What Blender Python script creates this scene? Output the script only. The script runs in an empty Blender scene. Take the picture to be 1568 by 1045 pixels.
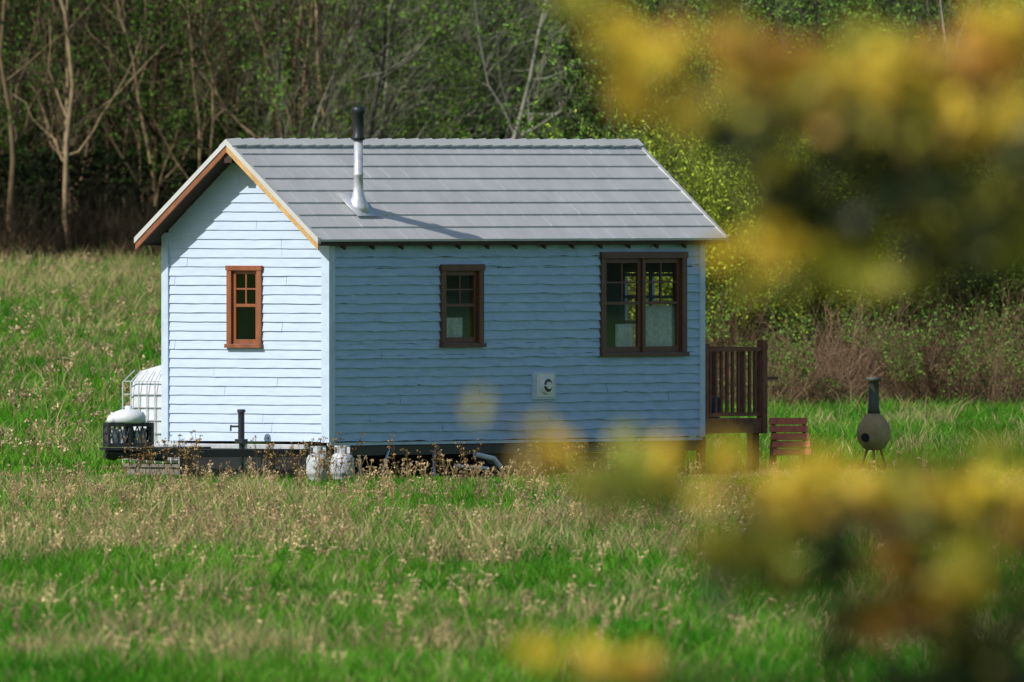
import bpy, bmesh, math
import numpy as np
from mathutils import Vector
rng = np.random.default_rng(11)
F = 35000.0; YH = 265.0; ZC = 3.92
SC = bpy.context.scene

# ---------------------------------------------------------------- helpers
def S(x, a, b):
    t = np.clip((np.asarray(x, float) - a) / (b - a), 0, 1)
    return t * t * (3 - 2 * t)

def vnoise(x, y, scale, seed):
    r = np.random.default_rng(seed)
    G = r.random((256, 256))
    x = np.asarray(x) / scale + 1000.3; y = np.asarray(y) / scale + 1000.7
    xi = np.floor(x).astype(int); yi = np.floor(y).astype(int)
    fx = x - xi; fy = y - yi
    fx = fx * fx * (3 - 2 * fx); fy = fy * fy * (3 - 2 * fy)
    g = lambda a, b: G[a % 256, b % 256]
    return (g(xi, yi) * (1 - fx) * (1 - fy) + g(xi + 1, yi) * fx * (1 - fy)
            + g(xi, yi + 1) * (1 - fx) * fy + g(xi + 1, yi + 1) * fx * fy)

def tz(x, y):
    x = np.asarray(x, float); y = np.asarray(y, float)
    z = 1.90 * S(y, 305, 480) * (1 - S(x, -7, 3))
    z = z + 2.3 * (1 - S(y, 20, 150))
    z = z + 26 * S(y, 520, 720)
    z = z + 0.05 * (vnoise(x, y, 9, 3) - 0.5) * S(y, 150, 190) * (1 - S(y, 270, 285))
    return z

def wp(px, py, Y):
    return np.array([(px - 784) / F * Y, Y, ZC - (py - YH) / F * Y])

def link(o, parent=None):
    SC.collection.objects.link(o)
    if parent is not None:
        o.parent = parent
    return o

def np_mesh(name, V, faces, mat, col=None, parent=None, smooth=False):
    V = np.asarray(V, np.float32); faces = np.asarray(faces, np.int32)
    k = faces.shape[1]
    me = bpy.data.meshes.new(name)
    me.vertices.add(len(V)); me.vertices.foreach_set("co", V.ravel())
    me.loops.add(faces.size); me.loops.foreach_set("vertex_index", faces.ravel())
    me.polygons.add(len(faces))
    me.polygons.foreach_set("loop_start", np.arange(0, faces.size, k, dtype=np.int32))
    me.polygons.foreach_set("loop_total", np.full(len(faces), k, np.int32))
    if smooth:
        me.polygons.foreach_set("use_smooth", np.ones(len(faces), bool))
    if col is not None:
        at = me.color_attributes.new("Col", 'FLOAT_COLOR', 'POINT')
        c = np.ones((len(V), 4), np.float32); c[:, :3] = col
        at.data.foreach_set("color", c.ravel())
    me.update(calc_edges=True)
    me.materials.append(mat)
    o = bpy.data.objects.new(name, me)
    return link(o, parent)

class MB:
    def __init__(s): s.v = []; s.f = []
    def hexa(s, p):
        b = len(s.v); s.v += [tuple(q) for q in p]
        for f in ((0,1,2,3),(4,5,6,7),(0,1,5,4),(1,2,6,5),(2,3,7,6),(3,0,4,7)):
            s.f.append(tuple(b + i for i in f))
    def box(s, x0, x1, y0, y1, z0, z1, P=None):
        p = [(x0,y0,z0),(x1,y0,z0),(x1,y1,z0),(x0,y1,z0),(x0,y0,z1),(x1,y0,z1),(x1,y1,z1),(x0,y1,z1)]
        if P: p = [P(*q) for q in p]
        s.hexa(p)
    def quad(s, *p):
        b = len(s.v); s.v += [tuple(q) for q in p]; s.f.append(tuple(range(b, b + len(p))))
    def cyl(s, a, b, r0, r1=None, n=12, caps=True):
        if r1 is None: r1 = r0
        a = Vector(a); b = Vector(b); d = (b - a).normalized()
        u = d.orthogonal().normalized(); w = d.cross(u)
        k = len(s.v)
        for c, r in ((a, r0), (b, r1)):
            for i in range(n):
                t = 2 * math.pi * i / n
                s.v.append(tuple(c + u * r * math.cos(t) + w * r * math.sin(t)))
        for i in range(n):
            j = (i + 1) % n
            s.f.append((k + i, k + j, k + n + j, k + n + i))
        if caps:
            s.f.append(tuple(k + i for i in range(n))); s.f.append(tuple(k + n + i for i in range(n)))
    def lathe(s, c, prof, n=20):
        k = len(s.v)
        for r, z in prof:
            for i in range(n):
                t = 2 * math.pi * i / n
                s.v.append((c[0] + r * math.cos(t), c[1] + r * math.sin(t), c[2] + z))
        for m in range(len(prof) - 1):
            for i in range(n):
                j = (i + 1) % n
                s.f.append((k + m*n + i, k + m*n + j, k + (m+1)*n + j, k + (m+1)*n + i))
        s.f.append(tuple(k + i for i in range(n)))
        s.f.append(tuple(k + (len(prof)-1)*n + i for i in range(n)))
    def obj(s, name, mat, parent=None, smooth=False, bevel=0, seg=2):
        me = bpy.data.meshes.new(name); me.from_pydata(s.v, [], s.f)
        bm = bmesh.new(); bm.from_mesh(me)
        bmesh.ops.recalc_face_normals(bm, faces=bm.faces); bm.to_mesh(me); bm.free()
        me.materials.append(mat)
        if smooth:
            for p in me.polygons: p.use_smooth = len(p.vertices) == 4
        o = bpy.data.objects.new(name, me); link(o, parent)
        if bevel:
            m = o.modifiers.new("bevel", 'BEVEL'); m.width = bevel; m.segments = seg
            m.limit_method = 'ANGLE'
        return o

def empty(name, loc=(0,0,0), rz=0.0):
    o = bpy.data.objects.new(name, None); o.location = loc; o.rotation_euler = (0, 0, rz)
    return link(o)

# ---------------------------------------------------------------- materials
def mat(name, c, rough=0.6, var=0.25, scale=6.0, metal=0.0, c2=None, stretch=(1,1,1), bump=0.0, bscale=40, spec=0.5):
    m = bpy.data.materials.new(name); m.use_nodes = True
    N = m.node_tree.nodes; L = m.node_tree.links
    b = N["Principled BSDF"]; b.inputs["Roughness"].default_value = rough
    b.inputs["Metallic"].default_value = metal
    b.inputs["Specular IOR Level"].default_value = spec
    tc = N.new("ShaderNodeTexCoord"); mp = N.new("ShaderNodeMapping")
    mp.inputs["Scale"].default_value = stretch
    L.new(tc.outputs["Object"], mp.inputs[0])
    n = N.new("ShaderNodeTexNoise"); n.inputs["Scale"].default_value = scale
    n.inputs["Detail"].default_value = 6; n.inputs["Roughness"].default_value = 0.65
    L.new(mp.outputs[0], n.inputs["Vector"])
    r = N.new("ShaderNodeValToRGB")
    if c2 is None: c2 = tuple(x * (1 - var) for x in c); c1 = tuple(min(1, x * (1 + var * .6)) for x in c)
    else: c1 = c
    r.color_ramp.elements[0].position = 0.32; r.color_ramp.elements[1].position = 0.68
    r.color_ramp.elements[0].color = (*c2, 1); r.color_ramp.elements[1].color = (*c1, 1)
    L.new(n.outputs["Fac"], r.inputs[0]); L.new(r.outputs[0], b.inputs["Base Color"])
    if bump:
        n2 = N.new("ShaderNodeTexNoise"); n2.inputs["Scale"].default_value = bscale
        n2.inputs["Detail"].default_value = 4
        L.new(mp.outputs[0], n2.inputs["Vector"])
        bp = N.new("ShaderNodeBump"); bp.inputs["Strength"].default_value = bump
        bp.inputs["Distance"].default_value = 0.01
        L.new(n2.outputs["Fac"], bp.inputs["Height"]); L.new(bp.outputs[0], b.inputs["Normal"])
    return m

def mat_attr(name, trans=0.0, rough=0.7, nscale=3.0, spec=0.2, diffuse=False):
    m = bpy.data.materials.new(name); m.use_nodes = True
    N = m.node_tree.nodes; L = m.node_tree.links
    if diffuse:
        N.remove(N["Principled BSDF"]); b = N.new("ShaderNodeBsdfDiffuse"); cs = b.inputs["Color"]
        L.new(b.outputs[0], N["Material Output"].inputs["Surface"])
    else:
        b = N["Principled BSDF"]; b.inputs["Roughness"].default_value = rough
        b.inputs["Specular IOR Level"].default_value = spec; cs = b.inputs["Base Color"]
    a = N.new("ShaderNodeVertexColor"); a.layer_name = "Col"
    tc = N.new("ShaderNodeTexCoord")
    n = N.new("ShaderNodeTexNoise"); n.inputs["Scale"].default_value = nscale
    n.inputs["Detail"].default_value = 1
    L.new(tc.outputs["Object"], n.inputs["Vector"])
    mr = N.new("ShaderNodeMapRange"); mr.inputs[1].default_value = .3; mr.inputs[2].default_value = .7
    mr.inputs[3].default_value = .75; mr.inputs[4].default_value = 1.2
    L.new(n.outputs["Fac"], mr.inputs[0])
    mx = N.new("ShaderNodeVectorMath"); mx.operation = 'SCALE'
    L.new(a.outputs["Color"], mx.inputs[0]); L.new(mr.outputs[0], mx.inputs["Scale"])
    L.new(mx.outputs[0], cs)
    if trans:
        t = N.new("ShaderNodeBsdfTranslucent"); L.new(mx.outputs[0], t.inputs["Color"])
        ms = N.new("ShaderNodeMixShader"); ms.inputs[0].default_value = trans
        L.new(b.outputs[0], ms.inputs[1]); L.new(t.outputs[0], ms.inputs[2])
        L.new(ms.outputs[0], N["Material Output"].inputs["Surface"])
    return m

M_paint_shade = mat("painted_siding_shade", (.46,.615,.81), .6, c2=(.34,.48,.66), scale=2.6, stretch=(1,1,7), bump=.4, bscale=30, spec=.25)  # house paint with the long wall's bluish shade mixed into the colour
M_paint_lit = mat("painted_siding_lit", (.55,.645,.78), .6, c2=(.48,.58,.73), scale=3.5, stretch=(1,1,6), bump=.2, bscale=30, spec=.25)  # same house paint, lightened for the sunlit gable
M_trim  = mat("painted_trim", (.54,.65,.77), .5, .15, 4, spec=.3)
M_wall  = mat("sheathing", (.05,.045,.04), .9, .2, 3)
M_frame_shade = mat("stained_window_wood_shade", (.125,.045,.025), .5, .35, 9, stretch=(1,1,.3))  # window wood darkened in colour for the shaded long wall
M_frame_lit = mat("stained_window_wood_lit", (.27,.085,.03), .5, .35, 9, stretch=(1,1,.3))  # same window wood in a sunlit tone for the gable
M_pine  = mat("pine_fascia", (.58,.35,.13), .6, .3, 8)
M_redwood = mat("stained_fascia", (.28,.095,.035), .6, .35, 8)
M_soffit = mat("soffit_wood", (.05,.028,.018), .8, .3, 8)
M_roof  = mat("metal_shingle", (.56,.56,.54), .5, .12, 1.6, metal=.05, bump=.15, bscale=60)
M_galv  = mat("galvanised_steel", (.6,.62,.65), .4, .2, 12, metal=.45)
M_black = mat("black_metal", (.015,.018,.02), .45, .3, 8)
M_blackp = mat("black_plastic", (.02,.022,.025), .5, .3, 8)
M_white = mat("white_plastic", (.66,.70,.72), .45, .2, 5)
M_vent  = mat("vent_white", (.80,.80,.78), .5, .1, 5)
M_tank  = mat("white_tank_paint", (.55,.57,.58), .4, .4, 9)
M_deck  = mat("deck_wood", (.19,.07,.035), .7, .4, 10)
M_red   = mat("red_wood_slats", (.46,.12,.065), .7, .35, 10)
M_grey  = mat("weathered_wood", (.20,.18,.15), .8, .3, 8)
M_blue  = mat("blue_plastic", (.04,.12,.28), .5, .2, 6)
M_clay  = mat("clay", (.36,.27,.13), .8, .3, 5)
M_dkclay = mat("dark_neck", (.07,.075,.06), .6, .3, 5)
M_tyre  = mat("tyre_rubber", (.02,.02,.02), .8, .3, 9)
M_brick = mat("brick_block", (.28,.09,.05), .85, .3, 9)
M_cloth = mat("curtain_cloth", (.75,.76,.74), .9, .3, 14)
M_leaf  = mat_attr("leaf", .35, .5, 9, .4)
M_forest_leaf = mat_attr("forest_leaf", .25, .7, .6, diffuse=True)
M_bark  = mat_attr("bark", 0, .85, 4, diffuse=True)
M_grass = mat_attr("grass_blades", .3, .6, .5, diffuse=True)
M_weed  = mat_attr("dry_weed", 0, .8, 2, diffuse=True)

mg = bpy.data.materials.new("window_glass"); mg.use_nodes = True
N = mg.node_tree.nodes; L = mg.node_tree.links; N.remove(N["Principled BSDF"])
tr = N.new("ShaderNodeBsdfTransparent"); tr.inputs[0].default_value = (.8,.85,.86,1)
gl = N.new("ShaderNodeBsdfGlossy"); gl.inputs["Roughness"].default_value = .03
lw = N.new("ShaderNodeLayerWeight"); mr = N.new("ShaderNodeMapRange")
mr.inputs[1].default_value = 0; mr.inputs[2].default_value = 1; mr.inputs[3].default_value = .03; mr.inputs[4].default_value = .4
L.new(lw.outputs["Facing"], mr.inputs[0])
ms = N.new("ShaderNodeMixShader"); L.new(mr.outputs[0], ms.inputs[0])
L.new(tr.outputs[0], ms.inputs[1]); L.new(gl.outputs[0], ms.inputs[2])
L.new(ms.outputs[0], N["Material Output"].inputs["Surface"])

# ---------------------------------------------------------------- ground
xs = np.unique(np.concatenate([np.linspace(-4000, -60, 30), np.linspace(-60, -16, 23), np.linspace(-16, 16, 65), np.linspace(16, 60, 23), np.linspace(60, 4000, 30)]))
ys = np.unique(np.concatenate([np.linspace(-3000, -60, 15), np.linspace(-60, 160, 60), np.linspace(160, 800, 321), np.linspace(800, 6000, 20)]))
X, Y = np.meshgrid(xs, ys, indexing='ij'); Z = tz(X, Y)
V = np.stack([X, Y, Z], -1).reshape(-1, 3)
ny = len(ys); I, J = np.meshgrid(np.arange(len(xs) - 1), np.arange(ny - 1), indexing='ij')
a = (I * ny + J).ravel(); Q = np.stack([a, a + ny, a + ny + 1, a + 1], -1)
n1 = vnoise(V[:, 0], V[:, 1], 3, 5)[:, None]
gc = np.array([.045,.13,.013]) * (1 - n1) + np.array([.08,.14,.025]) * n1
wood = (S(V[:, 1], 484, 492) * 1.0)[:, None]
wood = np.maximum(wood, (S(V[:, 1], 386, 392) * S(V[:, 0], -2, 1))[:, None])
gc = gc * (1 - wood) + np.array([.012,.014,.008]) * wood  # forest floor and hill coloured very dark in place of woodland shade
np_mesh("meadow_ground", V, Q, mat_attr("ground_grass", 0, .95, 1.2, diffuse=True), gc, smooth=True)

# ---------------------------------------------------------------- grass blades
def dryness(x, y):
    d = .42 * vnoise(x, y, 2.2, 21) + .42 * vnoise(x, y, .7, 22) + .35 * vnoise(x * .3, y, 5.0, 23)
    d = d + .07 * S(y, 240, 268) * (1 - S(y, 296, 302)) + .22 * S(y, 418, 432) * (1 - S(y, 448, 458)) - .04 * S(y, 300, 310)
    d = d - .05 * (1 - S(y, 180, 240))
    return S(d, .66, .84)

def grass(n_tuft, x_of, y0, y1, per, h0, hs, seed, wid):
    r = np.random.default_rng(seed)
    y = y0 + (y1 - y0) * r.random(n_tuft)
    lo, hi = x_of(y)
    x = lo + (hi - lo) * r.random(n_tuft)
    dry = np.clip(dryness(x, y) + .10 * r.standard_normal(n_tuft), 0, 1)
    near = S(y, 272, 284) * (1 - S(y, 300, 306))
    hh = h0 * (.35 + 1.3 * vnoise(x, y, .9, 31)) * (1 + .9 * dry * (1 - near)) * (.6 + .8 * r.random(n_tuft)) * (1 - .55 * near)
    T = np.repeat(np.arange(n_tuft), per); n = len(T)
    bx = x[T] + .10 * r.standard_normal(n); by = y[T] + .10 * r.standard_normal(n)
    bz = tz(bx, by) - .01
    h = hh[T] * (.5 + .8 * r.random(n))
    ang = r.random(n) * 2 * np.pi; lean = (.3 + .75 * r.random(n)) * h * hs
    dx = np.cos(ang) * lean; dy = np.sin(ang) * lean
    w = wid * (.6 + .8 * r.random(n)); wa = r.random(n) * np.pi
    wx = np.cos(wa) * w; wy = np.sin(wa) * w
    P = np.zeros((n, 5, 3))
    P[:, 0] = np.stack([bx - wx, by - wy, bz], -1); P[:, 1] = np.stack([bx + wx, by + wy, bz], -1)
    mx, my, mz = bx + dx * .35, by + dy * .35, bz + h * .6
    P[:, 2] = np.stack([mx + wx * .75, my + wy * .75, mz], -1); P[:, 3] = np.stack([mx - wx * .75, my - wy * .75, mz], -1)
    P[:, 4] = np.stack([bx + dx, by + dy, bz + h], -1)
    b = np.arange(n) * 5
    tri = np.concatenate([np.stack([b, b+1, b+2], -1), np.stack([b, b+2, b+3], -1), np.stack([b+3, b+2, b+4], -1)])
    g1 = np.array([.050,.215,.014]); g2 = np.array([.135,.33,.03]); d1 = np.array([.64,.50,.27]); d2 = np.array([.38,.31,.13])
    q = r.random(n)[:, None]; vg = S(vnoise(x, y, 1.5, 41), .2, .8)[T][:, None]
    g = g1 * (1 - vg) + g2 * vg; g = g * (.7 + .6 * q)
    dc = d1 * q + d2 * (1 - q)
    isdry = (r.random(n) < dry[T] * .80 + .02)[:, None]
    c = np.where(isdry, dc, g)
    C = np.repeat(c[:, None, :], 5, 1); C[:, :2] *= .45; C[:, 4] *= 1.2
    return P.reshape(-1, 3), tri, C.reshape(-1, 3)

fw = lambda y: (-.0224 * y - 1.0, .0224 * y + 1.0)
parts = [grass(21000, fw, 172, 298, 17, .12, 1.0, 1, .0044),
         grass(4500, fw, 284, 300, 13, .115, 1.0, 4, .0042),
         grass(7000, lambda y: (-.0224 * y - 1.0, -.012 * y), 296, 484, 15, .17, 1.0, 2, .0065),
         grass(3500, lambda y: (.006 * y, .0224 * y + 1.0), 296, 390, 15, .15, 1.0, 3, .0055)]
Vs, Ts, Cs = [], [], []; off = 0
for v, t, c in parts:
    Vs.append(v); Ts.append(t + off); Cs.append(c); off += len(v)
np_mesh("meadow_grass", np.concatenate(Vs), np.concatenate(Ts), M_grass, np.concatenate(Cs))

# ---------------------------------------------------------------- tubes / branches
def tubes(P, R, k=4):
    N_, n, _ = P.shape
    t = np.gradient(P, axis=1); t /= np.linalg.norm(t, axis=2, keepdims=True) + 1e-9
    ref = np.where(np.abs(t[..., 1:2]) > .95, np.array([1., 0, 0]), np.array([0., 1, 0]))
    u = np.cross(t, ref); u /= np.linalg.norm(u, axis=2, keepdims=True) + 1e-9
    w = np.cross(t, u)
    a = np.arange(k) * 2 * np.pi / k
    V = P[:, :, None, :] + R[:, :, None, None] * (u[:, :, None, :] * np.cos(a)[None, None, :, None] + w[:, :, None, :] * np.sin(a)[None, None, :, None])
    base = (np.arange(N_) * n * k)[:, None, None] + (np.arange(n - 1) * k)[None, :, None] + np.arange(k)[None, None, :]
    nxt = (np.arange(N_) * n * k)[:, None, None] + (np.arange(n - 1) * k)[None, :, None] + ((np.arange(k) + 1) % k)[None, None, :]
    Q = np.stack([base, nxt, nxt + k, base + k], -1).reshape(-1, 4)
    return V.reshape(-1, 3), Q

def poly(start, d, ln, n, wander, up, r):
    N_ = len(start); t = np.linspace(0, 1, n)
    P = start[:, None, :] + d[:, None, :] * (ln[:, None] * t[None])[..., None]
    P[:, :, 2] += up * ln[:, None] * t[None] ** 2
    st = r.standard_normal((N_, n, 3)) * wander; st[:, 0] = 0
    P += np.cumsum(st, 1) * (ln / n)[:, None, None]
    return P

def children(P, R, m, t0, t1, spread, l0, l1, n, wander, up, rf, r, bias=None):
    N_, k, _ = P.shape
    idx = np.repeat(np.arange(N_), m); M = len(idx)
    t = (t0 + (t1 - t0) * r.random(M)) * (k - 1)
    i = np.minimum(t.astype(int), k - 2); f = (t - i)[:, None]
    st = P[idx, i] * (1 - f) + P[idx, i + 1] * f
    rad = R[idx, i] * (1 - f[:, 0]) + R[idx, i + 1] * f[:, 0]
    d = P[idx, i + 1] - P[idx, i]; d /= np.linalg.norm(d, axis=1, keepdims=True)
    q = r.standard_normal((M, 3)); q -= (q * d).sum(1, keepdims=True) * d; q /= np.linalg.norm(q, axis=1, keepdims=True)
    A = (spread * (.6 + .6 * r.random(M)))[:, None]
    nd = d * np.cos(A) + q * np.sin(A)
    if bias is not None: nd = nd + np.array(bias); nd /= np.linalg.norm(nd, axis=1, keepdims=True)
    ln = l0 + (l1 - l0) * r.random(M)
    PP = poly(st, nd, ln, n, wander, up, r)
    r0 = np.minimum(rad * rf, .5 * rad + .02)
    RR = r0[:, None] * np.linspace(1, .3, n)[None]
    return PP, RR, idx

class Acc:
    def __init__(s): s.V = []; s.Q = []; s.C = []; s.o = 0
    def add(s, P, R, col, k=4):
        v, q = tubes(P, R, k); s.V.append(v); s.Q.append(q + s.o); s.o += len(v)
        s.C.append(np.repeat(col, P.shape[1] * k, 0))
    def raw(s, v, q, c): s.V.append(v); s.Q.append(q + s.o); s.o += len(v); s.C.append(c)
    def obj(s, name, m, parent=None, smooth=False):
        return np_mesh(name, np.concatenate(s.V), np.concatenate(s.Q), m, np.concatenate(s.C), parent, smooth)

def leaves(P, size, col, r, asp=.55):
    n = len(P)
    a = r.standard_normal((n, 3)); a /= np.linalg.norm(a, axis=1, keepdims=True)
    b = r.standard_normal((n, 3)); b -= (a * b).sum(1, keepdims=True) * a; b /= np.linalg.norm(b, axis=1, keepdims=True)
    s = (size * (.6 + .8 * r.random(n)))[:, None] * .5
    V = np.stack([P - a * s, P + b * s * asp, P + a * s, P - b * s * asp], 1).reshape(-1, 3)
    q = np.arange(n)[:, None] * 4 + np.arange(4)[None]
    return V, q, np.repeat(col, 4, 0)

def vcol(c, n, r, v=.35):
    return np.array(c)[None] * (1 - v + 2 * v * r.random(n))[:, None]

def woods(name, n, xr, yr, hr, rr, barkc, twigc, leafc, nleaf, seed, lean=.05, bias=None, l1=(1.2, 3.2), m1=12, m2=7, m3=4, lt=.75, lsize=.075, spread=.9, t0=.12, tone0=.22, tmax=1.1):
    r = np.random.default_rng(seed)
    B = Acc()
    x = xr[0] + (xr[1] - xr[0]) * (np.arange(n) + r.random(n)) / n
    y = yr[0] + (yr[1] - yr[0]) * r.random(n)
    st = np.stack([x, y, tz(x, y) - .1], -1)
    d = np.stack([lean * r.standard_normal(n), lean * r.standard_normal(n), np.ones(n)], -1)
    if bias is not None: d += np.array(bias) * .5
    d /= np.linalg.norm(d, axis=1, keepdims=True)
    ln = hr[0] + (hr[1] - hr[0]) * r.random(n)
    P0 = poly(st, d, ln, 10, .10, 0, r)
    r0 = rr[0] + (rr[1] - rr[0]) * r.random(n) ** 1.5
    R0 = r0[:, None] * np.linspace(1, .25, 10)[None]
    tone = tone0 + tmax * r.random(n) ** 1.8
    c0 = np.array(barkc)[None] * tone[:, None]
    B.add(P0, R0, c0, 6)
    P1, R1, i1 = children(P0, R0, m1, t0, .8, spread, l1[0], l1[1], 7, .28, .25, .5, r, bias)
    B.add(P1, R1, c0[i1], 4)
    P2, R2, i2 = children(P1, R1, m2, .15, 1, .8, .5, 1.5, 5, .3, .2, .6, r, bias)
    R2 = np.maximum(R2, .006); tw = np.array(twigc)[None] * tone[i1][i2][:, None]; B.add(P2, R2, tw, 3)
    P3, R3, i3 = children(P2, R2, m3, .2, 1, .7, .2, .7, 3, .3, .1, .7, r)
    R3 = np.maximum(R3, .0045); B.add(P3, R3, tw[i3], 3)
    B.obj(name, M_bark)
    k = r.integers(0, len(P3), nleaf); t = r.integers(1, 3, nleaf)
    LP = P3[k, t] + .07 * r.standard_normal((nleaf, 3))
    LP = LP[LP[:, 2] < ZC + .0078 * LP[:, 1] + 1.0]
    cl = vnoise(LP[:, 0], LP[:, 2] * 1.3 + LP[:, 1], .8, seed + 5) + .25 * r.random(len(LP))
    LP = LP[cl > lt]
    return leaves(LP, lsize, vcol(leafc, len(LP), r, .55), r)

FL = Acc()
FL.raw(*woods("bare_woodland_trees", 60, (-13.5, -2.5), (482, 515), (8, 13), (.03, .085), (.30,.225,.13), (.13,.10,.06), (.085,.16,.028), 100000, 51, lean=.10, m1=11, m2=6, m3=3, lt=.68, lsize=.09, tone0=.16, tmax=1.0))
FL.raw(*woods("alder_trees", 26, (-6.0, 5.5), (478, 498), (8, 12), (.035, .09), (.33,.32,.25), (.28,.28,.19), (.14,.25,.04), 150000, 52, lean=.2, bias=(.36, 0, .06), l1=(1.5, 4.4), m1=14, m2=9, m3=4, lt=.66, lsize=.085, tone0=.3))
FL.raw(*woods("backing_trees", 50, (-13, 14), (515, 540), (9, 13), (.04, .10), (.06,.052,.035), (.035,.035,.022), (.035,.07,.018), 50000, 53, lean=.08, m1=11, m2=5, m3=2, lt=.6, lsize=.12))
FL.raw(*woods("green_woodland_trees", 36, (2.2, 12.5), (398, 440), (6, 11), (.03, .09), (.28,.26,.19), (.16,.15,.09), (.15,.26,.05), 170000, 54, lean=.14, m1=14, m2=7, m3=3, lt=.55, lsize=.08))
FL.raw(*woods("willow_trees", 9, (2.9, 5.2), (386, 392), (3.6, 4.8), (.02, .045), (.22,.21,.09), (.28,.33,.07), (.40,.50,.06), 75000, 55, lean=.12, m1=16, m2=9, m3=4, lt=.42, l1=(.8, 1.8), lsize=.06, t0=.05))
FL.raw(*woods("shrub_willows", 16, (5.3, 10.5), (388, 396), (2.6, 4.2), (.015, .035), (.15,.12,.06), (.13,.12,.05), (.20,.29,.06), 80000, 56, lean=.2, m1=14, m2=7, m3=4, lt=.60, l1=(.6, 1.6), lsize=.06, t0=.05))
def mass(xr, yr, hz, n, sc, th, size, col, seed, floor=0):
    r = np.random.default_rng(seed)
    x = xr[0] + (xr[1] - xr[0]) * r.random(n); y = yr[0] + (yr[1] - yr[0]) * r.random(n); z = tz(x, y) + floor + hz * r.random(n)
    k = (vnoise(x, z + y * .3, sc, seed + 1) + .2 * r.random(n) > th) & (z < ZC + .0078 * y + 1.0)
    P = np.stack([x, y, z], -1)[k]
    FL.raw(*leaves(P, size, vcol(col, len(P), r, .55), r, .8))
mass((-15, 16), (503, 540), 8, 90000, 1.1, .36, .19, (.015,.022,.010), 60)  # backing foliage, near-black colour stands in for deep forest shade
mass((-14, 4), (488, 506), 6.0, 40000, 1.0, .58, .12, (.026,.052,.013), 63)  # foliage among the trunks, shade put into its dark green
mass((-14, 4), (486, 500), 2.4, 22000, .7, .36, .13, (.012,.016,.008), 66)  # low foliage, colour darkened to give the shaded foot of the woods
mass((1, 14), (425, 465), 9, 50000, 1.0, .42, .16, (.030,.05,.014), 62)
mass((2.3, 12), (386, 402), 3.0, 26000, .7, .50, .08, (.05,.08,.018), 68)

def brush(acc, ncl, xr, yr, hr, col, r, per=26, rad=.008, fan=.35):
    cx = xr[0] + (xr[1] - xr[0]) * r.random(ncl); cy = yr[0] + (yr[1] - yr[0]) * r.random(ncl)
    H = (hr[0] + (hr[1] - hr[0]) * r.random(ncl) ** 1.5)
    k = np.repeat(np.arange(ncl), per); n = len(k)
    x = cx[k] + .16 * r.standard_normal(n); y = cy[k] + .16 * r.standard_normal(n)
    st = np.stack([x, y, tz(x, y) - .05], -1)
    d = np.stack([fan * r.standard_normal(n), fan * r.standard_normal(n), np.ones(n)], -1); d /= np.linalg.norm(d, axis=1, keepdims=True)
    ln = H[k] * (.5 + .6 * r.random(n))
    P = poly(st, d, ln, 5, .16, -.05, r); R = rad * (.7 + .6 * r.random(n))[:, None] * np.linspace(1, .4, 5)[None]
    cc = np.array(col)[None] * (.35 + 1.3 * r.random(ncl) ** 1.5)[k][:, None] * (.7 + .6 * r.random(n))[:, None]
    acc.add(P, R, cc, 3)
    P2, R2, i2 = children(P, R, 4, .3, 1, .6, .15, .5, 3, .2, 0, .7, r)
    acc.add(P2, np.maximum(R2, .004), cc[i2], 3)
    return P, P2
BR = Acc()
r = np.random.default_rng(70)
Pa, Pb = brush(BR, 150, (2.4, 12), (376, 391), (.9, 2.5), (.15,.10,.06), r, fan=.5)
k = r.integers(0, len(Pb), 56000); LP = Pb[k, 2] + .05 * r.standard_normal((56000, 3))
g = vnoise(LP[:, 0], LP[:, 2], .6, 71); LP = LP[g > .42]
FL.raw(*leaves(LP, .055, vcol((.15,.25,.05), len(LP), r, .5), r))
brush(BR, 170, (-13.5, 1), (476, 486), (.5, 2.2), (.028,.023,.015), r, per=18, rad=.010)
brush(BR, 60, (-13.5, 1), (474, 480), (.2, .7), (.20,.14,.07), r, per=12, rad=.009)
BR.obj("bare_shrubs", M_bark)
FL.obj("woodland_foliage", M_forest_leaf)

# ---------------------------------------------------------------- dry weeds
def weeds(name, x, y, hr, stemc, headc, seed, hs=.018, nb=6):
    r = np.random.default_rng(seed); n = len(x); A = Acc()
    st = np.stack([x, y, tz(x, y)], -1)
    d = np.stack([.16 * r.standard_normal(n), .16 * r.standard_normal(n), np.ones(n)], -1); d /= np.linalg.norm(d, axis=1, keepdims=True)
    h = hr[0] + (hr[1] - hr[0]) * r.random(n)
    P = poly(st, d, h, 5, .08, 0, r); R = np.full((n, 5), .0045) * np.linspace(1, .6, 5)
    tone = (.5 + .9 * r.random(n))[:, None]
    A.add(P, R, np.array(stemc) * tone, 3)
    P2, R2, i2 = children(P, R, nb, .55, 1, .55, .04, .16, 3, .1, .2, .9, r)
    A.add(P2, np.maximum(R2, .003), (np.array(stemc) * tone)[i2], 3)
    m = 7; tip = np.repeat(P2[:, 2], m, 0); tip = tip + hs * r.standard_normal(tip.shape) * np.array([1, 1, .6])
    c = np.repeat((np.array(headc) * tone)[i2], m, 0) * (.6 + .8 * r.random(len(tip)))[:, None]
    A.raw(*leaves(tip, hs * 1.5, c, r, .9))
    A.obj(name, M_weed)
r = np.random.default_rng(80)
n = 240; y = 282 + 8 * r.random(n); px = 200 + 780 * r.random(n); x = (px - 784) / F * y
keep = vnoise(x, y * .2, .5, 81) > .42; x, y = x[keep], y[keep]
weeds("dry_wildflowers", x, y, (.18, .56), (.08,.055,.03), (.34,.22,.09), 82, .014)
n = 1900; y = 236 + 52 * r.random(n); lo, hi = fw(y); x = lo + (hi - lo) * r.random(n)
keep = vnoise(x, y, 2.0, 83) + .3 * vnoise(x, y, .6, 84) > .55; x, y = x[keep], y[keep]
weeds("dry_wildflowers", x, y, (.08, .28), (.32,.23,.11), (.50,.36,.21), 85, .012, 5)
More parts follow.
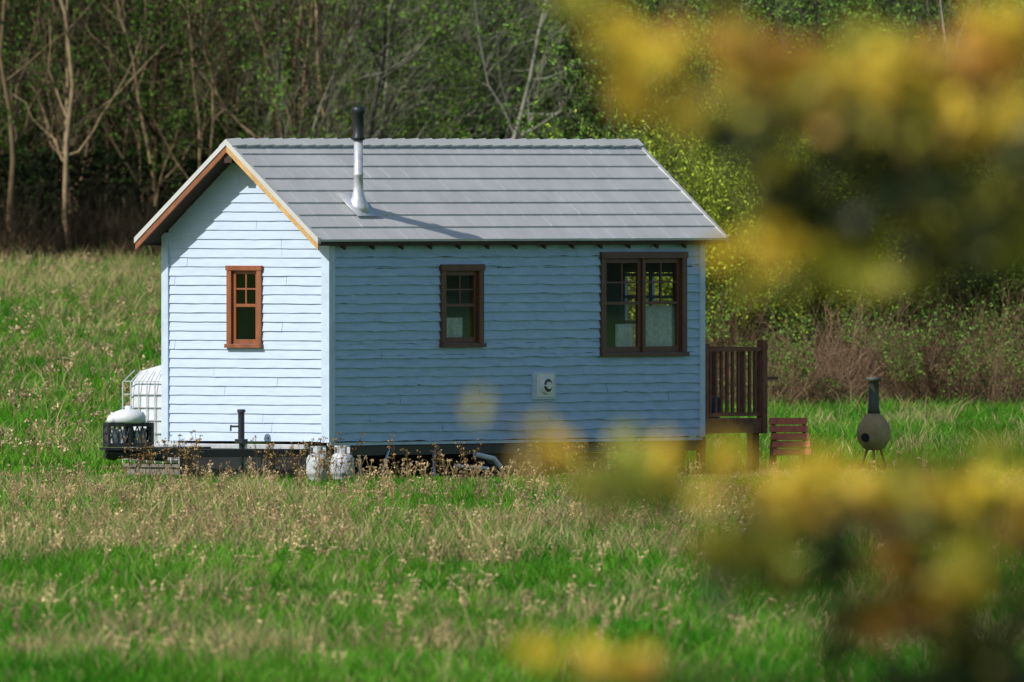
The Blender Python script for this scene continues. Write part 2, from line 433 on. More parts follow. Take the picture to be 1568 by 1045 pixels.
n = 1100; y = 178 + 60 * r.random(n); lo, hi = fw(y); x = lo + (hi - lo) * r.random(n)
keep = vnoise(x, y, 2.0, 83) + .3 * vnoise(x, y, .6, 84) > .76; x, y = x[keep], y[keep]
weeds("dry_wildflowers", x, y, (.08, .22), (.38,.29,.14), (.58,.44,.24), 87, .013, 5)
n = 300; y = 300 + 170 * r.random(n); x = -.0224 * y - .5 + (.0224 - .0135) * y * r.random(n)
weeds("dry_wildflowers", x, y, (.15, .40), (.26,.19,.09), (.46,.35,.20), 86, .02, 5)

# ---------------------------------------------------------------- HOUSE
C0 = np.array([-2.342, 291.67]); ANG = math.atan2(.8, .6)
Lh, W = 8.03, 2.644
zb = .487; TP = .848
EO = .15; zE = 3.07; RT = .075
zW = zE + EO * TP - RT
ridge_z = zE + (W / 2 + EO) * TP
house = empty("tiny_house", (C0[0], C0[1], 0), ANG)
def side_u(px):
    q = (px - 784) / F
    return (q * C0[1] - C0[0]) / (.6 - .8 * q)
def side_z(px, py): return ZC - (py - YH) / F * (C0[1] + .8 * side_u(px))
def gab_v(px):
    q = (px - 784) / F
    return (C0[0] - q * C0[1]) / (.8 + .6 * q)
def gab_z(px, py): return ZC - (py - YH) / F * (C0[1] + .6 * gab_v(px))
Pside = lambda a, o, z: (a, -o, z)
Pgab = lambda a, o, z: (-o, a, z)

wins_s = []
for (a, b, t, bt, ns) in ((672, 737, 405, 532, 1), (917, 1048, 386, 546, 2)):
    wins_s.append((side_u(a), side_u(b), side_z((a+b)/2, bt), side_z((a+b)/2, t), ns))
wg = (gab_v(403), gab_v(350), gab_z(376, 533), gab_z(376, 407), 1)

def siding(name, P, A, wins, gable, rough, seed, mt, lap):
    r = np.random.default_rng(seed); m = MB(); e = .1175
    zt = ridge_z - RT if gable else zW
    lim = lambda z: max(0.0, (z - zW) / TP) if gable else 0.0
    holes = [(w[0] + .05, w[1] - .05, w[2] + .05, w[3] - .05) for w in wins]
    def plank(a0, a1, b0, b1, z0, z1, t0, t1):
        n = max(1, int((a1 - a0) / .13)); b = len(m.v)
        ph = r.random() * 6; tj = r.normal() * rough * .4
        for i in range(n + 1):
            f = i / n
            j = rough * (r.normal() * .6 + .6 * math.sin(ph + f * n * .7)); k = rough * .8 * r.normal() + tj
            ab = a0 + (a1 - a0) * f; at = b0 + (b1 - b0) * f
            m.v += [P(at, t1, z1), P(ab, max(.006, t0 + k), z0 + j), P(ab, 0, z0 + j + .002)]
        for i in range(n):
            q = b + 3 * i
            m.f += [(q, q+1, q+4, q+3), (q+1, q+2, q+5, q+4)]
        m.f += [(b, b+1, b+2), (b+3*n, b+3*n+1, b+3*n+2)]
    z = zb
    while z < zt - .02:
        z1 = min(z + e, zt)
        cuts = sorted({z, z1, *[h[k] for h in holes for k in (2, 3) if z + .004 < h[k] < z1 - .004]})
        joints = []; q = r.random() * 3 + .6
        while q < A: joints.append(q); q += 1.8 + 2.2 * r.random()
        for c0, c1 in zip(cuts[:-1], cuts[1:]):
            tf = lambda zz: lap - (lap - .004) * (zz - z) / e
            segs = [(0.0, A)]
            for h in holes:
                if h[2] < (c0 + c1) / 2 < h[3]:
                    ns = []
                    for s0, s1 in segs:
                        if h[0] > s0 and h[1] < s1: ns += [(s0, h[0]), (h[1], s1)]
                        else: ns.append((s0, s1))
                    segs = ns
            for s0, s1 in segs:
                js = [s0] + [q for q in joints if s0 + .15 < q < s1 - .15] + [s1]
                for p0, p1 in zip(js[:-1], js[1:]):
                    g0 = p0 if p0 == s0 else p0 + .0025; g1 = p1 if p1 == s1 else p1 - .0025
                    lb, lt_ = lim(c0), lim(c1)
                    a0, a1 = max(g0, lb), min(g1, A - lb); b0, b1 = max(g0, lt_), min(g1, A - lt_)
                    if a1 - a0 < .03: continue
                    if b1 < b0: b0 = b1 = (b0 + b1) / 2
                    plank(a0, a1, b0, b1, c0, c1 + (.004 if c1 == z1 else 0), tf(c0), tf(c1))
        z += e
    m.obj(name, mt, house)
    s = MB(); hs = holes
    us = sorted({0.0, A, *[h[0] for h in hs], *[h[1] for h in hs]}); zs = sorted({zb, zW, *[h[2] for h in hs], *[h[3] for h in hs]})
    for u0, u1 in zip(us[:-1], us[1:]):
        for z0, z1 in zip(zs[:-1], zs[1:]):
            cu, cz = (u0+u1)/2, (z0+z1)/2
            if any(h[0] < cu < h[1] and h[2] < cz < h[3] for h in hs): continue
            for o in (-.001, -.11): s.quad(P(u0, o, z0), P(u1, o, z0), P(u1, o, z1), P(u0, o, z1))
    if gable:
        for o in (-.001, -.11): s.quad(P(0, o, zW), P(A, o, zW), P(A/2, o, ridge_z - RT))
    s.obj(name + "_sheathing", M_wall, house)
siding("long_wall_siding", Pside, Lh, wins_s, False, .0065, 1, M_paint_shade, .030)
siding("gable_wall_siding", Pgab, W, [wg], True, .0020, 2, M_paint_lit, .022)
m = MB()
m.box(0, Lh, W - .1, W, zb, zW); m.obj("back_wall", M_paint_shade, house)
m = MB(); d0, d1, e0, e1 = .30, 1.25, 1.35, 2.62
m.box(Lh-.1, Lh, .004, d0, zb, zW); m.box(Lh-.1, Lh, d1, W-.11, zb, zW); m.box(Lh-.1, Lh, d0, d1, zb, e0); m.box(Lh-.1, Lh, d0, d1, e1, zW)
m.hexa([(Lh-.1, .0, zW+.001), (Lh, .0, zW+.001), (Lh, W, zW+.001), (Lh-.1, W, zW+.001), (Lh-.1, W/2-.01, ridge_z-RT-.01), (Lh, W/2-.01, ridge_z-RT-.01), (Lh, W/2+.01, ridge_z-RT-.01), (Lh-.1, W/2+.01, ridge_z-RT-.01)])
m.obj("porch_end_wall", M_paint_shade, house)
m = MB()
for v in (d0, (d0+d1)/2-.03, d1-.06): m.box(Lh-.08, Lh-.03, v, v+.06, e0, e1)
for z in (e0, 1.95, 2.28, e1-.05): m.box(Lh-.075, Lh-.035, d0, d1, z, z+.04)
m.obj("porch_door_glazing_bars", M_trim, house)
m = MB(); m.box(.12, Lh-.12, .12, W-.12, zb-.02, zb+.03); m.obj("floor", M_soffit, house)

gm = MB()
def window(P, w, trim, sash, name, mt):
    a0, a1, z0, z1, ns = w; m = MB()
    B = lambda x0, x1, o0, o1, y0, y1: m.box(x0, x1, o0, o1, y0, y1, lambda a, o, z: P(a, o, z))
    pr = .048
    B(a0, a0+trim, 0, pr, z0+.05, z1-trim*.85); B(a1-trim, a1, 0, pr, z0+.05, z1-trim*.85)
    B(a0-.012, a1+.012, 0, pr+.01, z1-trim*.85+.001, z1)
    B(a0-.015, a1+.015, 0, pr+.028, z0, z0+.049)
    ia, ib, iz, it = a0+trim, a1-trim, z0+.05, z1-trim*.85
    B(ia-.02, ia, -.12, -.001, iz, it); B(ib, ib+.02, -.12, -.001, iz, it)
    B(ia, ib, -.12, -.001, it, it+.02); B(ia, ib, -.12, -.001, iz-.02, iz)
    wd = (ib - ia) / ns
    for k in range(ns):
        s0, s1 = ia + wd*k + .002, ia + wd*(k+1) - .002
        if ns == 2:
            if k == 0: s1 -= .02
            else: s0 += .02
        o0, o1 = -.04, .004
        B(s0, s0+sash, o0, o1, iz, it); B(s1-sash, s1, o0, o1, iz, it)
        B(s0+sash, s1-sash, o0, o1, it-sash, it-.001); B(s0+sash, s1-sash, o0, o1, iz+.001, iz+sash*1.3)
        p0, p1, q0, q1 = s0+sash, s1-sash, iz+sash*1.3, it-sash
        mid = q0 + (q1 - q0) * .52
        B(p0, p1, -.035, .002, mid-.02, mid+.02)
        B((p0+p1)/2-.012, (p0+p1)/2+.012, -.03, -.002, mid+.02, q1)
        zm = (mid + .02 + q1) / 2
        B(p0, (p0+p1)/2-.012, -.03, -.003, zm-.011, zm+.011); B((p0+p1)/2+.012, p1, -.03, -.003, zm-.011, zm+.011)
        gm.quad(P(p0, -.018, q0), P(p1, -.018, q0), P(p1, -.018, q1), P(p0, -.018, q1))
    if ns == 2: B(ia+wd-.018, ia+wd+.018, -.03, .03, iz, it)
    m.obj(name, mt, house, bevel=.003)
window(Pside, wins_s[0], .10, .06, "small_window_frame", M_frame_shade)
window(Pside, wins_s[1], .10, .06, "double_window_frame", M_frame_shade)
window(Pgab, wg, .075, .045, "gable_window_frame", M_frame_lit)
gm.obj("window_glass", mg, house)
cm = MB()
def curtain(P, a0, a1, z0, z1, o):
    n = 24
    for i in range(n):
        x0 = a0+(a1-a0)*i/n; x1 = a0+(a1-a0)*(i+1)/n
        f = lambda t: o + .018*math.sin(t*60) + .008*math.sin(t*23)
        cm.quad(P(x0, f(x0), z0), P(x1, f(x1), z0), P(x1, f(x1), z1), P(x0, f(x0), z1))
w = wins_s[1]; md = (w[0]+w[1])/2
curtain(Pside, md+.05, w[1]-.06, w[2]+.03, w[2]+.66, -.08)
curtain(Pside, w[0]+.50, md-.08, w[2]+.03, w[2]+.42, -.10)
w = wins_s[0]; curtain(Pside, w[0]+.1, w[0]+.62, w[2]+.05, w[2]+.38, -.10)
cm.obj("curtain", M_cloth, house)

m = MB()
m.box(-.042, .085, -.042, -.0005, zb-.01, zW+.0); m.box(-.042, -.0005, 0, .085, zb-.01, zW+.03)
m.box(Lh-.085, Lh+.02, -.042, -.0005, zb-.01, zW); m.box(-.042, -.0005, W-.085, W+.02, zb-.01, zW+.03)
m.box(-.03, Lh, -.012, 0, zb-.05, zb-.012)
m.obj("corner_boards", M_trim, house)
m = MB(); m.box(.086, Lh-.086, -.034, -.0005, zW-.10, zW-.02); m.obj("frieze_board", M_paint_shade, house)

# roof
uL, uR = -.42, Lh + .36; vr = W / 2
for side in (0, 1):
    fl = (lambda v: v) if side == 0 else (lambda v: W - v)
    nm = "front" if side == 0 else "rear"
    m = MB()
    def rp(u, s, h):
        return (u, fl(-EO + s), zE + s * TP + h)
    T = vr + EO
    m.hexa([rp(uL+.03,.012,-.07), rp(uR-.03,.012,-.07), rp(uR-.03,T,-.07), rp(uL+.03,T,-.07), rp(uL+.03,.012,-.03), rp(uR-.03,.012,-.03), rp(uR-.03,T,-.03), rp(uL+.03,T,-.03)])
    m.obj(nm + "_roof_deck", M_soffit, house)
    sh = MB(); r = np.random.default_rng(90 + side); nc = 8; ce = T / nc
    for c in range(nc):
        s0 = c * ce - (.018 if c == 0 else .012); s1 = min((c + 1) * ce + .01, T)
        u = uL - r.random() * .4
        while u < uR:
            w_ = .405; a0, a1 = max(u + .0008, uL), min(u + w_ - .0008, uR)
            if a1 - a0 > .02:
                j = r.normal() * .0008; j2 = r.normal() * .0008
                sh.hexa([rp(a0, s0+.003, -.014+j), rp(a1, s0+.003, -.014+j2), rp(a1, s1, -.028), rp(a0, s1, -.028),
                         rp(a0, s0, .018+j), rp(a1, s0, .0165+j2), rp(a1, s1, -.003), rp(a0, s1, -.0015)])
            u += w_
    sh.obj(nm + "_roof_shingles", M_roof, house)
    for nm2, ue, sg in (("near", uL, 1), ("far", uR, -1)):
        m = MB(); a, b = sorted((ue, ue + sg*.03))
        m.hexa([rp(a,0,-.135), rp(b,0,-.135), rp(b,T,-.135), rp(a,T,-.135), rp(a,0,-.034), rp(b,0,-.034), rp(b,T,-.034), rp(a,T,-.034)])
        m.obj(f"{nm}_{nm2}_rake_board", M_pine if side == 0 else M_redwood, house)
        m = MB(); a, b = sorted((ue - sg*.014, ue + sg*.05))
        m.hexa([rp(a,-.01,-.045), rp(b,-.01,-.045), rp(b,T,-.045), rp(a,T,-.045), rp(a,-.01,.028), rp(b,-.01,.028), rp(b,T,.028), rp(a,T,.028)])
        m.obj(f"{nm}_{nm2}_rake_trim", M_roof, house)
    m = MB()
    u = .15
    while u < Lh:
        m.hexa([rp(u,.02,-.15), rp(u+.05,.02,-.15), rp(u+.05,EO,-.17), rp(u,EO,-.17), rp(u,.02,-.071), rp(u+.05,.02,-.071), rp(u+.05,EO,-.071), rp(u,EO,-.071)])
        u += .61
    m.obj(nm + "_rafter_tails", M_soffit, house)
    m = MB(); m.box(uL+.03, uR-.03, *sorted((fl(-EO), fl(-EO+.02))), zE-.08, zE-.016); m.obj(nm+"_eave_board", M_soffit, house)
m = MB(); m.box(uL+.035, -.001, vr-.06, vr+.06, ridge_z-.27, ridge_z-.1); m.obj("ridge_beam", M_soffit, house)
m = MB(); u = uL - .015
while u < uR:
    h = .018; a1 = min(u + .31, uR + .015)
    for sg in (-1, 1):
        m.hexa([(u, vr, ridge_z+.012), (a1, vr, ridge_z+.012+h), (a1, vr+sg*.10, ridge_z+.012+h-.085), (u, vr+sg*.10, ridge_z+.012-.085),
                (u, vr, ridge_z+.034), (a1, vr, ridge_z+.034+h), (a1, vr+sg*.105, ridge_z+.034+h-.085), (u, vr+sg*.105, ridge_z+.034-.085)])
    u += .29
m.obj("ridge_cap", M_roof, house)

pv = .33; pu = (45 + 96 * pv) / 72; pz = zE + (pv + EO) * TP
m = MB(); c = (pu, pv, pz)
m.lathe(c, [(.14,-.08),(.13,.02),(.085,.13),(.066,.22),(.060,.4),(.067,.405),(.067,.44),(.060,.445),(.058,.9)])
m.hexa([(pu-.24,pv-.17,pz-.17*TP+.03),(pu+.24,pv-.17,pz-.17*TP+.03),(pu+.24,pv+.17,pz+.17*TP+.03),(pu-.24,pv+.17,pz+.17*TP+.03),
        (pu-.24,pv-.17,pz-.17*TP+.04),(pu+.24,pv-.17,pz-.17*TP+.04),(pu+.24,pv+.17,pz+.17*TP+.04),(pu-.24,pv+.17,pz+.17*TP+.04)])
m.obj("stove_pipe", M_galv, house, smooth=True)
m = MB(); m.lathe(c, [(.06,.86),(.085,.865),(.085,.9),(.072,.92),(.072,1.19),(.088,1.2),(.088,1.27),(.075,1.285),(.04,1.3)])
m.obj("stove_pipe_cap", M_black, house, smooth=True)

vu0, vu1 = side_u(812), side_u(847); vz0, vz1 = side_z(830, 612), side_z(830, 569)
m = MB(); m.box(vu0, vu1, -.050, -.001, vz0, vz1); m.obj("vent_plate", M_trim, house, bevel=.004)
m = MB(); cu, cz = (vu0+vu1)/2, (vz0+vz1)/2
hh = .145
m.box(cu-hh*1.2, cu+hh*1.2, -.062, -.051, cz-hh, cz+hh); m.cyl((cu,-.063,cz),(cu,-.105,cz),.12,.105,24); m.obj("vent_housing", M_vent, house)
m = MB(); m.cyl((cu,-.1055,cz),(cu,-.109,cz),.085,.085,24); m.obj("vent_opening", M_black, house)
m = MB(); m.cyl((cu,-.110,cz),(cu,-.135,cz),.05,.045,18); m.box(cu-.1,cu+.1,-.118,-.1095,cz-.008,cz+.008); m.obj("vent_core", M_vent, house)

# trailer
m = MB()
m.box(-.05, Lh, .02, .14, .30, zb-.055); m.box(-.05, Lh, W-.14, W-.02, .30, zb-.055)
for u in np.arange(.1, Lh, .8): m.box(u, u+.08, .141, W-.141, .33, zb-.06)
m.hexa([(-.05,.15,.30),(-.05,.27,.30),(-2.3,W/2+.02,.30),(-2.3,W/2-.1,.30),(-.05,.15,.40),(-.05,.27,.40),(-2.3,W/2+.02,.40),(-2.3,W/2-.1,.40)])
m.hexa([(-.05,W-.27,.302),(-.05,W-.15,.302),(-2.3,W/2+.1,.302),(-2.3,W/2+.021,.302),(-.05,W-.27,.402),(-.05,W-.15,.402),(-2.3,W/2+.1,.402),(-2.3,W/2+.021,.402)])
m.box(-2.75, -2.3, W/2-.06, W/2+.06, .29, .39)
m.cyl((-2.75, W/2, .33), (-2.92, W/2, .34), .07, .05, 12)
m.box(-1.9, -1.1, W/2-.28, W/2+.28, .405, .43)
m.obj("trailer_frame", M_black, house, bevel=.006)
m = MB(); m.box(-.40, -.31, .08, W+.06, .395, .455); m.box(-.31, -.06, .3, .36, .40, .44); m.box(-.31, -.06, W-.36, W-.3, .40, .44)
m.obj("front_bumper_beam", M_galv, house, bevel=.005)
m = MB(); jv = 1.08; ju = -.32
m.cyl((ju-.1, jv, .1), (ju-.1, jv, .50), .030, .030, 12); m.cyl((ju-.1, jv, .50), (ju-.1, jv, .86), .042, .042, 12); m.cyl((ju-.1, jv, .86), (ju-.1, jv, .90), .058, .05, 12)
m.cyl((ju-.1, jv-.0, .68), (ju-.1, jv+.17, .68), .014, .014, 8); m.cyl((ju-.1, jv+.17, .70), (ju-.1, jv+.17, .62), .012, .012, 8)
m.box(ju-.16, ju-.04, jv-.06, jv+.06, .46, .52); m.box(ju-.18, ju-.02, jv-.08, jv+.08, .03, .06)
m.obj("trailer_jack", M_black, house, bevel=.003)
m = MB()
for u in (3.6, 4.45):
    for v in (.12, W-.34): m.cyl((u, v, .31), (u, v+.22, .31), .31, .31, 24)
m.obj("trailer_wheels", M_tyre, house, bevel=.03)
m = MB()
for u in (3.6, 4.45): m.cyl((u, .119, .31), (u, .10, .31), .17, .15, 20)
m.obj("wheel_hubs", M_blackp, house)
m = MB()
for (u, v) in ((.3,.1),(4.0,-.1),(5.6,.1),(7.4,.1),(.3,W-.4)):
    m.box(u, u+.42, v, v+.2, 0, .09); m.box(u+.02, u+.40, v+.01, v+.19, .094, .19); m.box(u+.01, u+.41, v, v+.2, .194, .29)
m.obj("levelling_blocks", M_brick, house, bevel=.008)
m = MB(); m.box(.1, Lh-.1, W-.5, W-.46, .02, .32); m.box(.06, .1, .2, W-.2, .05, .32); m.obj("underfloor_panels", M_black, house)  # upright black panels beneath the floor
m = MB()
m.cyl((2.95,-.12,.30),(3.3,-.16,.24),.035,.035,12); m.cyl((3.3,-.16,.24),(3.42,-.17,.14),.035,.035,12); m.cyl((2.6,-.05,.16),(3.0,-.3,.12),.02,.02,10)
m.obj("drain_pipe", M_white, house)
m = MB(); m.cyl((1.0,-.1,.1),(1.35,.05,.4),.018,.018,8); m.cyl((.8,.1,.05),(.75,.1,.4),.03,.03,8); m.cyl((2.1,-.1,.02),(2.3,.05,.4),.02,.02,8); m.obj("stabiliser_struts", M_galv, house)

# deck
dz = .71; dU = 1.36
m = MB()
for i in range(17): m.box(Lh+.01+i*.08, Lh+.08+i*.08, -.04, W+.04, dz-.04, dz)
m.box(Lh+.01, Lh+dU+.01, -.035, -.001, dz-.19, dz-.042); m.box(Lh+dU-.03, Lh+dU+.005, 0, W, dz-.19, dz-.042)
for (u, v) in ((Lh+.08,.06),(Lh+dU-.1,.06),(Lh+dU-.1,W-.1)): m.box(u, u+.09, v, v+.09, 0, dz-.045)
m.obj("porch_deck", M_deck, house)
m = MB()
def rail(p, q, nb):
    p = np.array(p); q = np.array(q); d = (q-p)
    for k in range(nb+1):
        c = p + d*k/nb; m.box(c[0]-.017, c[0]+.017, c[1]-.017, c[1]+.017, dz+.06, dz+.875)
    lo = np.minimum(p, q); hi = np.maximum(p, q)
    m.box(lo[0]-.03, hi[0]+.03, lo[1]-.03, hi[1]+.03, dz+.876, dz+.93); m.box(lo[0]-.021, hi[0]+.021, lo[1]-.022, hi[1]+.022, dz+.03, dz+.075)
rail((Lh+.05, 0), (Lh+dU-.06, 0), 10); rail((Lh+dU-.03, .12), (Lh+dU-.03, W-.05), 11)
m.box(Lh+dU-.08, Lh+dU+.02, -.05, .05, dz-.2, dz+1.02); m.box(Lh+.02, Lh+.1, -.045, .045, dz-.2, dz+.98); m.box(Lh+dU-.08, Lh+dU+.02, W-.05, W+.05, dz, dz+1.0)
m.box(Lh+dU+.021, Lh+dU+.30, -.02, .02, dz+.50, dz+.54)
m.obj("porch_railing", M_deck, house)
m = MB(); m.lathe((Lh+.85, .5, dz), [(.13,0),(.16,.26),(.165,.28),(.15,.28)]); m.obj("porch_bucket", M_blue, house, smooth=True)
def hpt(px, Y): return (px - 784) / F * Y
Yst = 298.2
st = empty("wooden_steps", (hpt(1203, Yst), Yst, 0), -.12)
m = MB(); n = 5
for i in range(n):
    zt_ = .73 - i*.10; y0 = .30 - i*.075; x0 = -.25 + i*.022
    m.hexa([(x0,y0-.055,zt_-.092),(x0+.50,y0-.055,zt_-.092),(x0+.50,y0-.035,zt_-.097),(x0,y0-.035,zt_-.097),
            (x0,y0-.01,zt_-.008),(x0+.50,y0-.01,zt_-.008),(x0+.50,y0+.015,zt_-.012),(x0,y0+.015,zt_-.012)])
    m.box(x0+.01, x0+.49, y0+.017, y0+.11, zt_-.035, zt_-.01)
m.obj("treads", M_red, st, bevel=.004)
m = MB(); m.hexa([(-.22,-.05,.02),(-.18,-.05,.02),(-.18,.05,.02),(-.22,.05,.02),(-.22,.36,.66),(-.18,.36,.66),(-.18,.42,.66),(-.22,.42,.66)])
m.hexa([(.22,-.05,.02),(.26,-.05,.02),(.26,.05,.02),(.22,.05,.02),(.18,.36,.66),(.22,.36,.66),(.22,.42,.66),(.18,.42,.66)])
m.box(-.52,-.45,.1,.17,0,.62); m.box(-.22,-.17,.43,.48,0,.55)
m.obj("stringers", M_deck, st)

# propane
def propane(px, Y):
    x = hpt(px, Y); e = empty("propane_cylinder", (x, Y, float(tz(x, Y)) + .05), .4)
    m = MB(); m.lathe((0,0,0), [(.11,-.05),(.115,-.02),(.12,.02),(.145,.04),(.152,.07),(.152,.20),(.148,.24),(.125,.285),(.08,.31),(.03,.32)], 24)
    m.obj("tank_body", M_tank, e, smooth=True)
    m = MB(); m.cyl((0,0,.31),(0,0,.37),.022,.022,10); m.cyl((0,0,.36),(.0,-.07,.36),.014,.014,8); m.obj("valve", M_black, e)
    m = MB(); p = lambda a, r, z: (r*math.cos(a), r*math.sin(a), z)
    for k in (2, 3, 6, 7, 10, 11):
        a0 = 2*math.pi*k/12 - math.pi/2; a1 = a0 + 2*math.pi/12
        m.hexa([p(a0,.095,.29),p(a1,.095,.29),p(a1,.10,.29),p(a0,.10,.29),p(a0,.095,.39),p(a1,.095,.39),p(a1,.10,.39),p(a0,.10,.39)])
    for k in range(12):
        a0 = 2*math.pi*k/12 - math.pi/2; a1 = a0 + 2*math.pi/12
        m.hexa([p(a0,.094,.385),p(a1,.094,.385),p(a1,.104,.385),p(a0,.104,.385),p(a0,.094,.403),p(a1,.094,.403),p(a1,.104,.403),p(a0,.104,.403)])
    m.obj("collar", M_tank, e)
propane(487, 290.0); propane(524, 290.5)

# IBC tote
e = empty("water_tote", (hpt(281, 294.4), 294.4, 0.03), ANG - .1)
m = MB()
prof = [(.54,.17),(.575,.25),(.585,.7),(.58,1.05),(.55,1.2),(.46,1.34),(.24,1.42)]
k0 = len(m.v); ns = 32
for s, z in prof:
    for i in range(ns):
        t = 2*math.pi*i/ns; ct, st_ = math.cos(t), math.sin(t)
        q = (abs(ct)**8 + abs(st_)**8) ** -.125
        m.v.append((s*ct*q, s*.83*st_*q, z))
for a in range(len(prof)-1):
    for i in range(ns):
        j = (i+1) % ns; m.f.append((a*ns+i, a*ns+j, (a+1)*ns+j, (a+1)*ns+i))
m.f.append(tuple(range(ns))); m.f.append(tuple((len(prof)-1)*ns+i for i in range(ns)))
m.obj("tank", M_white, e, smooth=True)
m = MB(); m.lathe((0,0,1.41), [(.12,0),(.12,.05),(.1,.06)], 20); m.obj("lid", M_black, e)
m = MB()
for z in np.linspace(.2, 1.2, 7):
    for y in (-.5, .5): m.box(-.6, .6, y-.007, y+.007, z, z+.014)
    for x in (-.6, .6): m.box(x-.007, x+.007, -.5, .5, z+.001, z+.013)
for x in np.linspace(-.6, .6, 9):
    for y in (-.51, .51):
        m.box(x-.007, x+.007, y-.006, y+.006, .15, 1.20)
        m.cyl((x, y, 1.2), (x*.8, y*.8, 1.35), .007, .007, 5)
for y in np.linspace(-.5, .5, 8):
    for x in (-.61, .61):
        m.box(x-.006, x+.006, y-.007, y+.007, .151, 1.199)
        m.cyl((x, y, 1.2), (x*.8, y*.8, 1.35), .007, .007, 5)
m.obj("cage", M_galv, e)
m = MB()
for x in (-.5,0,.5): m.box(x-.07,x+.07,-.5,.5,-.03,.10)
m.box(-.6,.6,-.5,.5,.105,.145); m.obj("pallet", M_grey, e)

def crate(parent, cx, cy, z0, s, h):
    m = MB()
    for sx in (-1, 1):
        for sy in (-1, 1): m.box(cx+sx*s-.015, cx+sx*s+.015, cy+sy*s-.015, cy+sy*s+.015, z0, z0+h)
    for z in (z0, z0+h-.05):
        for q in (-1, 1):
            m.box(cx-s, cx+s, cy+q*s-.012, cy+q*s+.012, z, z+.05); m.box(cx+q*s-.012, cx+q*s+.012, cy-s, cy+s, z+.001, z+.049)
    m.box(cx-s, cx+s, cy-s, cy+s, z0+.002, z0+.02)
    n = 4
    for k in range(n):
        t0 = -s + 2*s*k/n; t1 = t0 + 2*s/n
        for q in (-1, 1):
            for a, b in ((t0, t1), (t1, t0)):
                m.cyl((cx+a, cy+q*s, z0+.04), (cx+b, cy+q*s, z0+h-.04), .007, .007, 5)
                m.cyl((cx+q*s, cy+a, z0+.04), (cx+q*s, cy+b, z0+h-.04), .007, .007, 5)
    m.obj("crate", M_blackp, parent)
e = empty("plastic_crates", (hpt(197, 290.2), 290.2, 0), .25)
crate(e, -.15, 0, .44, .135, .31); crate(e, .15, .02, .44, .135, .31)
m = MB(); m.box(-.24,-.16,-.09,.09,.47,.68); m.box(-.13,-.06,-.09,.09,.47,.66); m.box(.07,.15,-.07,.10,.47,.65); m.box(.17,.22,-.05,.10,.47,.68); m.obj("crate_contents", M_white, e, bevel=.015)
m = MB(); m.lathe((.0,.0,.76), [(.17,-.02),(.215,.0),(.22,.07),(.19,.12),(.10,.155),(.045,.16),(.045,.20),(.03,.205)], 24); m.lathe((-.21,0,.76), [(.06,-.02),(.08,.02),(.05,.08),(.025,.09),(.025,.12)], 14)
m.obj("plastic_jugs", M_white, e, smooth=True)
m = MB(); m.box(-.34,.34,-.18,.18,.40,.43); m.cyl((-.30,0,.37),(.5,0,.30),.06,.05,12); m.obj("tongue_tray", M_black, e)

Yc = 300.0; e = empty("chiminea", (hpt(1338, Yc), Yc, 0))
m = MB(); m.lathe((0,0,0), [(.10,.28),(.16,.33),(.215,.42),(.225,.52),(.20,.62),(.14,.70),(.085,.76)], 24); m.obj("bowl", M_clay, e, smooth=True)
m = MB(); m.lathe((0,0,0), [(.086,.75),(.072,.85),(.066,1.0),(.066,1.18),(.10,1.19),(.10,1.235),(.07,1.24)], 20); m.obj("neck", M_dkclay, e, smooth=True)
m = MB(); m.cyl((-.10,-.17,.45),(-.125,-.205,.45),.06,.055,16)
for a in (0.5, 2.6, 4.7): m.cyl((.1*math.cos(a), .1*math.sin(a), .30), (.2*math.cos(a), .2*math.sin(a), 0), .018, .018, 6)
m.obj("mouth_and_stand", M_black, e)

